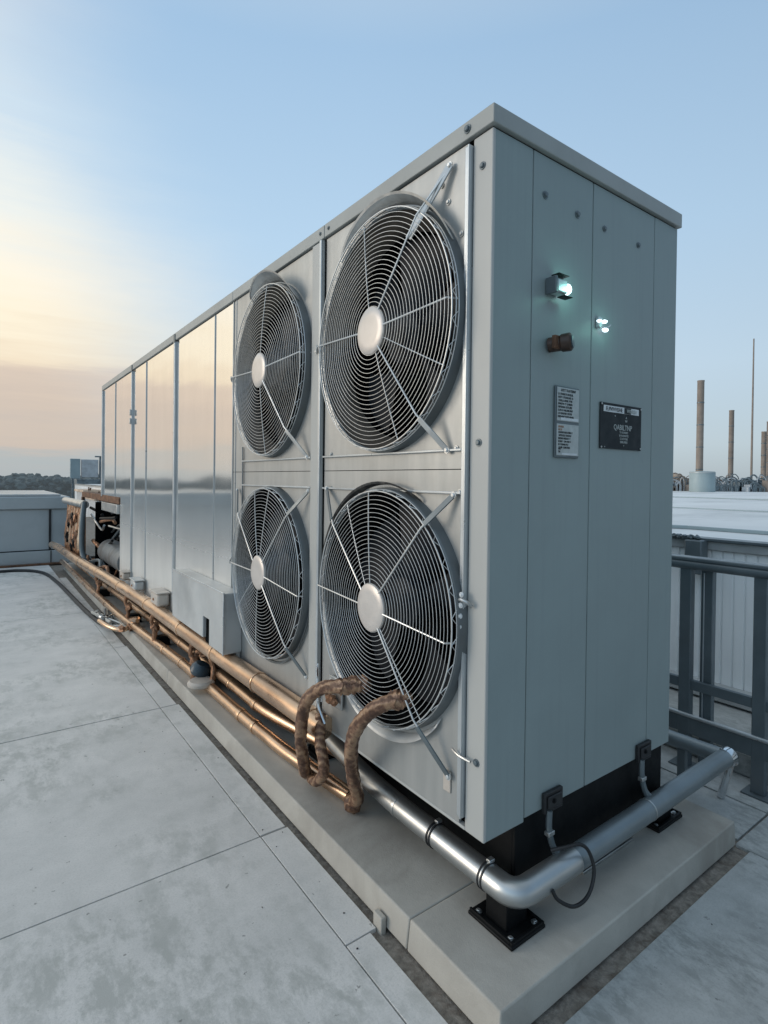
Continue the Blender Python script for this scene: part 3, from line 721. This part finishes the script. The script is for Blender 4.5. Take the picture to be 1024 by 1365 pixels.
# ================================================================== insulated hoses
def wraphose(label, pts, r, ends=True):
    T = thing('insulated_hose', label, 'hose', pts[0], None)
    off = Vector(pts[0]); P = smoothpath([Vector(p)-off for p in pts], 16)
    bm = bmesh.new(); n = len(P)
    tube(bm, P, lambda s: r*(1+.035*math.sin(s*n*1.15)+.03*math.sin(s*37)), 20, jitter=.014); finish('wrapped_body', bm, 'wrap', T)
    return T, P
HA, P = wraphose('brown taped hose arching from the lower fan guard down to the lowest copper pipe', [(-.05,.60,.742),(-.12,.663,.728),(-.15,.759,.698),(-.16,.854,.63),(-.16,.906,.548),(-.13,.98,.398),(-.1,1.014,.292),(-.06,1.07,.20),(-.02,1.12,.150)], .027)
bm = bmesh.new()
for i in range(5): blob(bm, tuple(P[0].lerp(P[16], i/4)), .026,.032,.034, .2)
finish('hose_binding', bm, 'wrap', HA)
HC, P = wraphose('short brown taped hose standing behind the arching one', [(-.045,.955,.50),(-.06,.93,.45),(-.08,.895,.40),(-.08,.867,.335),(-.07,.88,.27),(-.05,.97,.19),(-.03,1.06,.155)], .024)
HB, P = wraphose('brown taped hose curving from the fan guard to the copper elbow', [(-.06,.33,.775),(-.11,.375,.755),(-.14,.448,.697),(-.14,.536,.592),(-.1,.616,.456),(-.05,.672,.328),(-.0,.715,.22),(.03,.80,.15)], .027)
bm = bmesh.new()
for i in range(4): blob(bm, tuple(P[0].lerp(P[14], i/4)), .027,.032,.033, .2)
finish('hose_binding', bm, 'wrap', HB)
bm = bmesh.new(); blob(bm, tuple(P[-1]+Vector((0,.0,-.005))), .04,.045,.04, .08); finish('hose_end', bm, 'wrap', HB)
T = thing('service_valve', 'small glassy service valve with a rusty stem at the foot of the mullion', 'valve', (-.02, .88, .62))
boxo('valve_plate', 'galv', (-.0, .012, -.06, .05, -.07, .06), T, .004)
bm = bmesh.new(); blob(bm, (-.02,0,-.03), .02,.03,.022); blob(bm, (-.02,-.03,-.035), .015,.02,.015); finish('valve_stem', bm, 'crust', T)
tubeo('valve_tube', 'chrome', [(-.03,.1,.1),(-.04,.08,.0),(-.04,.07,-.08),(-.03,.03,-.15)], .007, T, 8, 5)
tubeo('valve_tube', 'chrome', [(-.02,.0,.06),(-.035,.02,.02),(-.03,.05,-.0),(-.03,.06,-.06)], .005, T, 8, 5)

# ================================================================== silver pipe round the unit
T = thing('silver_pipe', 'thick silver jacketed pipe bending round the near corner of the unit', 'pipe', (.083, -.06, .24))
rp = .0415; off = Vector((.083, -.06, .24))
tubeo('pipe_run', 'jacket', elbow_path([(.085,1.35,-.0),(.02,.9,0),(0,.62,0),(0,.13,0)], .1, 5), rp, T, 28)
bm = bmesh.new(); tube(bm, elbow_path([(0,.13,0),(0,0,0),(.30,0,0)], .105, 12), rp+.0015, 28); finish('elbow', bm, 'jacket', T)
tubeo('pipe_run', 'jacket_dull', [(.30,0,0),(1.535,.012,0)], rp-.001, T, 28)
bm = bmesh.new(); tube(bm, elbow_path([(1.50,.012,.0),(1.575,.012,.0),(1.60,.02,-.06),(1.60,.06,-.235)], .05, 8), lambda s: rp-.004 if s < .55 else .018, 18); finish('drain_leg', bm, 'chrome', T)
collar('elbow_ring', 'chrome', (1.53,.012,0), (1,0,0), rp, .05, T, .003)
for y_ in (.376, .117):
    for d in (-.007, .007): collar('clamp_band', 'rubber', (0, y_+d, 0), (0,1,0), rp, .007, T, .003)
    bm = bmesh.new(); obox(bm, (.012, y_, rp+.006), Vector((1,0,0)), Vector((0,1,0)), Vector((0,0,1)), .012, .009, .006); finish('clamp_screw', bm, 'galv', T, bevel=.002)
collar('pipe_seam', 'galv', (.30,0,0), (1,0,0), rp, .006, T, .001); collar('pipe_seam', 'jacket', (0,.60,0), (0,1,0), rp, .02, T, .0012)
collar('pipe_seam', 'jacket', (.80,.005,0), (1,0,0), rp, .008, T, .0008)
T2 = thing('return_pipe', 'dull silver pipe running back behind the unit from the far end', 'pipe', (1.60, -.03, .245))
tubeo('pipe_run', 'jacket_dull', [(0,0,.0),(-.02,.45,.0),(-.03,1.6,.0)], .036, T2, 24)
boxo('pipe_saddle', 'rail', (-.01, .02, .16, .2, -.24, -.035), T2, .003)
# black cable loop over the pipe
tag(tubeo('cable_loop', 'rubber', [(.21,-.105,.235),(.235,-.11,.195),(.30,-.125,.155),(.37,-.13,.165),(.41,-.125,.225),(.40,-.11,.29),(.37,-.095,.318),(.33,-.075,.315),(.285,-.04,.30)], .0062, None, 10, 8), 'black cable looping down over the silver pipe near its elbow', 'cable')
# steel foot bracket on the elbow
# ================================================================== metal-clad curb box at the far left
T = thing('metal_clad_curb', 'low blue-grey metal-clad curb box at the left edge with a folded cap', 'roof curb', (-3.5, 10.2, 0))
boxo('clad_wall', 'curb', (-6.5, 3.52, .03, 3.2, .0, .96), T, .004)
boxo('cap_flashing', 'curb', (-6.6, 3.54, -.02, 3.25, .965, 1.19), T, .02)
boxo('cap_top', 'steel_dull', (-6.55, 3.40, .03, 3.2, 1.191, 1.23), T, .01)
boxo('base_ledge', 'curb', (-6.5, 3.53, -.06, .029, .0, .235), T, .004)
boxo('wall_seam', 'dark', [(-6.5, 3.5, .018, .031, .236, .25)], T, 0)
boxo('strap', 'rubber', [(3.215, 3.25, .005, .029, .236, .96), (3.235, 3.25, -.07, -.061, .0, .235)], T, 0)
tag(boxo('base_flashing', 'rust', (-10, -.02, 10.02, 10.13, .0, .03), None, .004), 'rusty strip lying along the foot of the metal-clad curb', 'flashing')
# bronze coil stand
T = thing('coil_stand', 'tarnished copper coil stack standing between the curb and the dark bay', 'coil', (-.1, 8.2, 0))
boxo('coil_frame', 'crust', [(-.02, .1, -.72, .85, .32, .36), (-.02,.02,-.72,-.69,.361,1.1), (-.02,.02,.82,.85,.361,1.1)], T, .004)
for i in range(15):
    y_ = -.62+.095*i
    tubeo('coil_tube', 'crust' if i % 3 else 'copper', [(-.03+random.uniform(-.02,.02), y_, .36), (-.05, y_+random.uniform(-.04,.04), .6), (-.03, y_, .85), (-.01, y_, 1.1)], .034, T, 9, 6, .12)
tubeo('header_pipe', 'galv', [(.0,-.75,1.16),(-.03,.2,1.16),(-.05,.9,1.16)], .055, T, 16)
for i in range(14):
    y_ = random.uniform(-.65, .7); z_ = random.uniform(.42, 1.0)
    bm = bmesh.new(); blob(bm, (-.075, y_, z_), random.uniform(.02,.04), random.uniform(.03,.08), random.uniform(.04,.1), .4); finish('scale_lump', bm, random.choice(['rust','crust','black']), T)
tubeo('riser_pipe', 'rail', [(-.02,-.85,1.2),(-.05,-.9,.9),(-.05,-.95,.5),(.0,-1.3,.3),(.05,-1.8,.28)], .035, T, 12, 6)

# billboard-like plant behind
T = thing('rooftop_plant_frame', 'dark steel plant frame with pale screens beyond the far corner of the unit', 'plant frame', (4.4, 45, -11))
boxo('screen', 'tank', [(-.3, .35, 0, .3, 12.4, 13.85)], T, .02); boxo('screen', 'clutter_pale', [(.42, 1.55, .1, .3, 12.5, 13.82)], T, .02); boxo('screen', 'tank', [(2.0, 4.2, .1, .3, 11.7, 13.95)], T, .02)
boxo('lower_box', 'clutter', [(.1, 1.6, -.2, 1.2, 10.3, 12.35), (2.0, 4.2, -.2, 1.2, 10.3, 11.65)], T, .03)
boxo('mast', 'clutter', [(1.62, 1.95, 0, .3, 0, 14.0), (-.2, -.1, 0, .1, 0, 12.4), (2.9, 3.0, -.1, 0, 0, 14.3)], T, .01)
boxo('boom', 'clutter', [(1.3, 2.9, -.05, .05, 14.0, 14.1)], T, .0)
# sunlit scrap/roofs between
for i, (x_, y_, w_, h_) in enumerate(((3.6,30,4.4,.75),(5.2,34,3.2,.9),(3.5,26,1.2,.5))):
    T = thing('low_roof_plant', ['long sunlit low roof plant past the curb box', 'sunlit low roof plant farthest behind the curb box', 'smallest sunlit roof plant nearest the curb box'][i], 'roof plant', (x_, y_, -11), 'sunlit roof plant past the curb')
    boxo('housing', 'clutter_pale', (-.6, w_, 0, 3, 0, 11+h_), T, .02)
    boxo('rim', 'lumber', (-.7, w_+.1, -.1, 3.1, 11+h_+.001, 11+h_+.12), T, .01)
    bm = bmesh.new(); bar(bm, (-.55, .1, 11+h_*.4), (w_, .1, 11+h_*.4), .06, .06)
    for q in range(14): xx = random.uniform(-.5, w_); bar(bm, (xx, .1, 11+h_*.4), (xx+random.uniform(-.3,.3), -.12, 11+h_+random.uniform(.1,.42)), .05, .05)
    finish('pipework', bm, 'rust', T, False)

# ================================================================== railing on the right
Rg = thing('guard_railing', 'dark blue-grey steel guard railing beside the neighbouring corrugated wall', 'railing', a)
def rp_(y, z, off=0): return Vector((-off, y+.02, z+.19))
for y in (-1.6, .035, .440, 1.65, 2.9):
    bm = bmesh.new(); obox(bm, rp_(y, .43), rd, rn, Vector((0,0,1)), .034, .026, .61)
    p_ = finish('post', bm, 'rail', Rg, bevel=.004)
    bm = bmesh.new(); obox(bm, rp_(y, -.184), rd, rn, Vector((0,0,1)), .07, .06, .005); finish('base_plate', bm, 'rail', p_, bevel=.001)
bm = bmesh.new(); obox(bm, rp_(.338, .43, -.05), rd, rn, Vector((0,0,1)), .034, .024, .60); finish('post', bm, 'rail', Rg, bevel=.004)
bm = bmesh.new(); obox(bm, rp_(.350, .53, -.018), rd, rn, Vector((0,0,1)), .003, .005, .48); finish('post_edge', bm, 'trim', Rg, bevel=.001)
bm = bmesh.new(); bar(bm, rp_(-2.6, 1.092), rp_(3.6, 1.092), .10, .024); finish('top_rail', bm, 'rail', Rg, bevel=.008)
tubeo('top_rail_tube', 'rail', [rp_(-2.6, 1.058, .03), rp_(3.6, 1.058, .03)], .026, Rg, 16)
bm = bmesh.new(); bar(bm, rp_(-2.6, 1.05, -.02), rp_(3.6, 1.05, -.02), .04, .05); finish('under_rail', bm, 'rail', Rg, bevel=.004)
bm = bmesh.new(); bar(bm, rp_(-2.6, .32, .0), rp_(3.6, .32, .0), .03, .06); finish('lower_rail', bm, 'rail', Rg, bevel=.004)
bm = bmesh.new(); bar(bm, rp_(-2.6, .075, .015), rp_(3.6, .075, .015), .02, .11); finish('toe_board', bm, 'rail', Rg, bevel=.004)
tubeo('toe_tube', 'trim', [rp_(-2.6, .135, .03), rp_(3.6, .135, .03)], .012, Rg, 12)

# ================================================================== neighbouring building
NBx = 3.8
Nb = thing('neighbour_building', 'neighbouring white corrugated building with a broad pale flat roof', 'building', (NBx, 0, -11))
bm = bmesh.new(); y_ = -30.0; pitch = .088; rows = []
prof = []
while y_ < 40:
    prof += [(0, y_), (0, y_+pitch*.78), (.016, y_+pitch*.84), (.016, y_+pitch*.94)]; y_ += pitch
va = [bm.verts.new((p[0], p[1], 11.0-.25)) for p in prof]; vb = [bm.verts.new((p[0], p[1], 11.98)) for p in prof]
for i in range(len(prof)-1): bm.faces.new((va[i], va[i+1], vb[i+1], vb[i]))
finish('corrugated_wall', bm, simple('corrugated_white', (.88,.90,.90), .45, .0, .08, 1.5, .08, 30, .08, (.38,.41,.42), .6, (1,1,.3)), Nb, False)
boxo('body', 'clutter_pale', (.05, 42, -30, 40, 0, 11.94), Nb, 0)
boxo('base_step', 'deckfar', (-.30, -.002, -30, 40, 0, 10.72), Nb, 0)
boxo('sill', 'steel_dull', (-.12, -.001, -30, 40, 10.74, 10.86), Nb, .01)
boxo('fascia', 'steel_dull', (-.03, .03, -30, 40, 11.985, 12.06), Nb, .006)
boxo('fascia_trim', 'rail', (-.06, .10, -30, 40, 12.062, 12.085), Nb, .004)
boxo('roof', 'roofwhite', (.11, 42, -30, 40, 11.95, 12.05), Nb, 0)
for (x0, y0, x1, y1, h_, w_) in ((1.35, -2, 1.25, 1.75, .035, .06), (1.25, 1.75, .5, 3.6, .035, .06), (6,-14,6.4,14,.02,.03), (15,-20,15.3,30,.03,.06)):
    bm = bmesh.new(); bar(bm, (x0, y0, 12.07), (x1, y1, 12.07), w_, h_); finish('roof_seam', bm, 'curb' if w_ > .07 else 'tank', Nb, False, .005)
boxo('junction_post', 'rail', (-.16, -.03, .98, 1.12, 11.78, 12.07), Nb, .01)
tubeo('fascia_cable', 'rubber', [(-.07, 1.34, 12.05), (-.10, 1.33, 11.98), (-.07, 1.33, 11.8)], .01, Nb, 8, 4)
bm = bmesh.new()
for q in range(5): blob(bm, (-.09, 1.05+.05*q, 12.09), .03,.03,.02)
finish('fascia_clips', bm, 'rail', Nb, False)

# chimneys, mast and plant on the neighbour's roof
cam_c = Vector((-1.2875, -1.2054, 1.5516)); YAW = .9391795
def onroof(u, d, z):   # u: bearing from the view axis (tangent), d: distance along it
    f_ = Vector((math.cos(YAW), math.sin(YAW), 0)); s_ = Vector((math.sin(YAW), -math.cos(YAW), 0))
    p = cam_c+f_*d+s_*(u*d); return (p.x, p.y, z)
ZR = 1.055
def stack(name, label, u, d, r, h, zb=ZR, cat='chimney'):
    T = thing(name, label, cat, onroof(u, d, zb), None)
    latheo('shaft', 'stack', (0,0,0), (0,0,1), [(0,0),(r*1.05,0),(r,h*.3),(r*.97,h-.1),(r*1.03,h-.08),(r*1.03,h),(r*.75,h),(r*.75,h-.4),(0,h-.4)], T, 24)
    for q in range(1, 5): collar('hoop', 'rail', (0,0,h*q/5), (0,0,1), r*.99, .07, T, .01)
    return T
stack('chimney', 'tallest brown chimney, rising out of the round grey tank', .569, 36, .21, 7.2)
stack('chimney', 'middle brown chimney between the round tank and the thin mast', .6255, 48, .20, 6.9)
stack('chimney', 'shorter brown chimney at the right edge of the picture', .6845, 46, .185, 4.9)
stack('chimney', 'brown chimney just behind the one at the right edge', .6935, 50, .185, 6.2)
T = thing('lightning_mast', 'tall thin dark mast between the chimneys', 'mast', onroof(.663, 40, ZR))
tubeo('mast_pole', 'stack', [(0,0,0),(0,0,11.0)], lambda s: .085-.04*s, T, 8)
tubeo('mast_foot', 'rail', [(0,0,0),(0,0,.8)], .12, T, 8)
T = thing('round_tank', 'round pale blue-grey tank at the foot of the tallest chimney', 'tank', onroof(.5745, 34.6, ZR))
latheo('tank_shell', 'tank', (0,0,0), (0,0,1), [(0,0),(.72,0),(.72,1.2),(.69,1.26),(0,1.3)], T, 36)
collar('tank_rim', 'curb', (0,0,1.2), (0,0,1), .72, .06, T, .01)
for i in range(22):
    u_ = .517+.0082*i+random.uniform(-.003,.003)
    if abs(u_-.5745) < .02: u_ += .025
    d_ = random.uniform(37.5, 39.5); s_ = random.uniform(.7, 1.25)
    T = thing('pipework_cluster', 'small grey pipework cluster on the far edge of the pale roof', 'pipework', onroof(u_, d_, ZR), 'pipework clusters along the far roof edge')
    bm = bmesh.new()
    for q in range(9):
        x_ = random.uniform(-.6,.6); h_ = random.uniform(.35, 1.1)*s_; w_ = random.uniform(.15,.5)
        tube(bm, smoothpath([(x_,-x_,0),(x_,-x_,h_*.8),(x_+w_*.5,-x_-w_*.5,h_),(x_+w_,-x_-w_,h_*.7),(x_+w_,-x_-w_,.0)], 3), random.uniform(.02,.06), 5)
    finish('pipes', bm, random.choice(['clutter','clutter','stack','clutter_pale']), T, False)
    bm = bmesh.new()
    for q in range(3):
        x_ = random.uniform(-.6,.6); box(bm, x_, x_+random.uniform(.2,.5), -.2, .2, 0, random.uniform(.2,.75)*s_)
    finish('duct_box', bm, random.choice(['clutter','clutter_pale','stack']), T, False)
T = thing('brick_parapet', 'low rusty brick parapet at the left of the chimneys', 'parapet', onroof(.515, 40, ZR))
bm = bmesh.new(); obox(bm, (0,0,.45), Vector((math.sin(YAW), -math.cos(YAW), 0)), Vector((math.cos(YAW), math.sin(YAW), 0)), Vector((0,0,1)), 1.6, .3, .45); finish('parapet_wall', bm, 'stack', T, False)
bm = bmesh.new()
for q in range(12): blob(bm, (random.uniform(-1.2,1.4), -random.uniform(-1,1), random.uniform(.85,1.1)), .3,.3,.14,.3)
finish('scrap_heap', bm, 'lumber', T, False)

# ---- small debris on the paving
for i in range(22):
    x_ = random.choice([random.uniform(-.28,-.19), random.uniform(-.9,-.3)]) if i < 14 else random.uniform(.2, 1.8); y_ = random.uniform(.1, 3.0) if i < 14 else random.uniform(-.9,-.3)
    bm = bmesh.new(); blob(bm, (0,0,0), random.uniform(.0015,.0035), random.uniform(.0015,.0035), .0015, .4)
    o = finish('grit_crumb', bm, 'rubber', smooth=False); o.location = (x_, y_, .0025)
    tag(o, 'tiny dark grit crumb lying on the pale paving', 'grit', 'dark crumbs scattered on the paving')

# ================================================================== camera
P = [738.0623301924115, 0.9391795254850126, -0.010191790580513418, 0.011988179313148013]
fwd = Vector((math.cos(P[2])*math.cos(P[1]), math.cos(P[2])*math.sin(P[1]), math.sin(P[2])))
r = fwd.cross(Vector((0,0,1))).normalized(); u = r.cross(fwd)
r2 = r*math.cos(P[3])+u*math.sin(P[3]); u2 = -r*math.sin(P[3])+u*math.cos(P[3])
cd = bpy.data.cameras.new('camera'); co = bpy.data.objects.new('camera', cd); C.objects.link(co)
Mx = Matrix((r2, u2, -fwd)).transposed().to_4x4(); Mx.translation = Vector((-1.2875418638489853, -1.2053763559603676, 1.5515885893514363))
co.matrix_world = Mx
cd.sensor_fit = 'VERTICAL'; cd.sensor_height = 24; cd.lens = P[0]/1365*24; cd.shift_y = (647.479-682.5)/1365
cd.clip_start = .02; cd.clip_end = 6000
sc.camera = co

# ================================================================== sky and sun
SUN_AZ, SUN_EL = 150, 13     # degrees, az counted from +X toward +Y
w = bpy.data.worlds.new('World'); sc.world = w; w.use_nodes = True
t = NT(w.node_tree); bg = t.N['Background']
d = t.n('ShaderNodeTexCoord').outputs['Generated']
sp = t.n('ShaderNodeSeparateXYZ'); t.put(sp.inputs[0], d); X, Y, Z = sp.outputs
el = t.m('MULTIPLY', t.m('ARCSINE', Z), 180/math.pi)              # elevation in degrees
az = t.m('MULTIPLY', t.m('ARCTAN2', Y, X), 180/math.pi)
nz = t.noise(t.scalev(d, (2.2, 2.2, 9)), 1.6, 6, .6)
nb_ = t.noise(t.scalev(d, (1.2, 1.2, 16)), 2.0, 5, .6)
el2 = t.m('ADD', el, t.m('MULTIPLY', t.m('SUBTRACT', nz, .5), 9))
f = t.m('DIVIDE', el, 90, clamp=True)
cool = t.ramp(f, [(0,(.42,.49,.54)),(.04,(.52,.62,.69)),(.12,(.55,.69,.81)),(.25,(.47,.65,.83)),(.42,(.36,.54,.75)),(.56,(.52,.62,.72)),(1,(.66,.71,.74))])
fw = t.m('DIVIDE', t.m('MULTIPLY_ADD', t.m('SUBTRACT', nb_, .5), 9.0, el), 45, clamp=True)
warm = t.ramp(fw, [(0,(.40,.45,.48)),(.035,(.42,.45,.47)),(.065,(.55,.475,.43)),(.13,(.62,.51,.43)),(.19,(.70,.57,.46)),(.225,(.88,.74,.55)),(.29,(.98,.87,.67)),(.38,(.99,.91,.75)),(.50,(.86,.88,.83)),(.64,(.64,.76,.85)),(.82,(.62,.70,.78)),(1,(.66,.72,.76))])
da = t.m('SUBTRACT', az, 108)
da = t.m('SUBTRACT', t.m('MODULO', t.m('ADD', t.m('ADD', da, 180), 360), 360), 180)
sig = t.m('MULTIPLY_ADD', t.m('DIVIDE', el, 35, clamp=True), -16, 40)
side = t.m('POWER', 2.718, t.m('MULTIPLY', t.m('POWER', t.m('DIVIDE', da, sig), 2), -1))
q = t.m('ADD', side, t.m('MULTIPLY', t.m('SUBTRACT', nz, .5), .22))
wf = t.ramp(q, [(.12, 0.0), (.72, 1.0)], 'EASE')
sky = t.mix(wf, cool, warm)
# the half of the sky behind the viewer is deeper and dimmer at dusk
back = t.m('MULTIPLY_ADD', t.m('COSINE', t.m('MULTIPLY', t.m('SUBTRACT', az, 92), math.pi/180)), .5, .5)
hz = t.m('SUBTRACT', 1, t.m('MULTIPLY', t.m('POWER', t.m('MAXIMUM', Z, 0), .8), .75))
dim = t.m('MULTIPLY_ADD', t.m('POWER', back, .7), .62, .42)
dim = t.m('MINIMUM', dim, 1)
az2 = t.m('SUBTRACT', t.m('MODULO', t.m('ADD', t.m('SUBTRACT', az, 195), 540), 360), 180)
dim = t.m('ADD', dim, t.m('MULTIPLY', t.m('POWER', 2.718, t.m('MULTIPLY', t.m('POWER', t.m('DIVIDE', az2, 48), 2), -1)), .55))  # added bright lobe in the unseen sky, lifts the wall and fan side
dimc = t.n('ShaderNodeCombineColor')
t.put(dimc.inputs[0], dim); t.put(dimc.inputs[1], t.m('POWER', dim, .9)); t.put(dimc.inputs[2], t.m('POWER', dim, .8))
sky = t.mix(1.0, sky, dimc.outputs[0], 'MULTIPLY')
ns = t.n('ShaderNodeTexSky', sky_type='NISHITA'); ns.sun_disc = False; ns.sun_elevation = R(SUN_EL); ns.sun_rotation = R(90-SUN_AZ)
nsc = t.mix(1.0, ns.outputs[0], (.012,.012,.012), 'MULTIPLY')
sky = t.mix(1.0, sky, nsc, 'ADD')
t.put(bg.inputs['Color'], sky); bg.inputs['Strength'].default_value = 1.0
sl = bpy.data.lights.new('sun', 'SUN'); so = bpy.data.objects.new('sun', sl); C.objects.link(so)
sl.energy = 1.2; sl.angle = R(30); sl.color = (1, .86, .72)
dv = Vector((math.cos(R(SUN_AZ))*math.cos(R(SUN_EL)), math.sin(R(SUN_AZ))*math.cos(R(SUN_EL)), math.sin(R(SUN_EL))))
so.rotation_euler = dv.to_track_quat('Z', 'Y').to_euler()
# the lit lamp on the end panel
for (p, e) in (((.352,-.075,2.215), .16), ((.588,-.06,2.13), .09)):
    pl_ = bpy.data.lights.new('lamp_glow', 'POINT'); po = bpy.data.objects.new('lamp_glow', pl_); C.objects.link(po)
    pl_.energy = e; pl_.color = (.35, 1, .8); pl_.shadow_soft_size = .02; po.location = p

sc.view_settings.view_transform = 'Standard'; sc.view_settings.look = 'None'; sc.view_settings.exposure = 0
sc.render.resolution_x, sc.render.resolution_y = 768, 1024
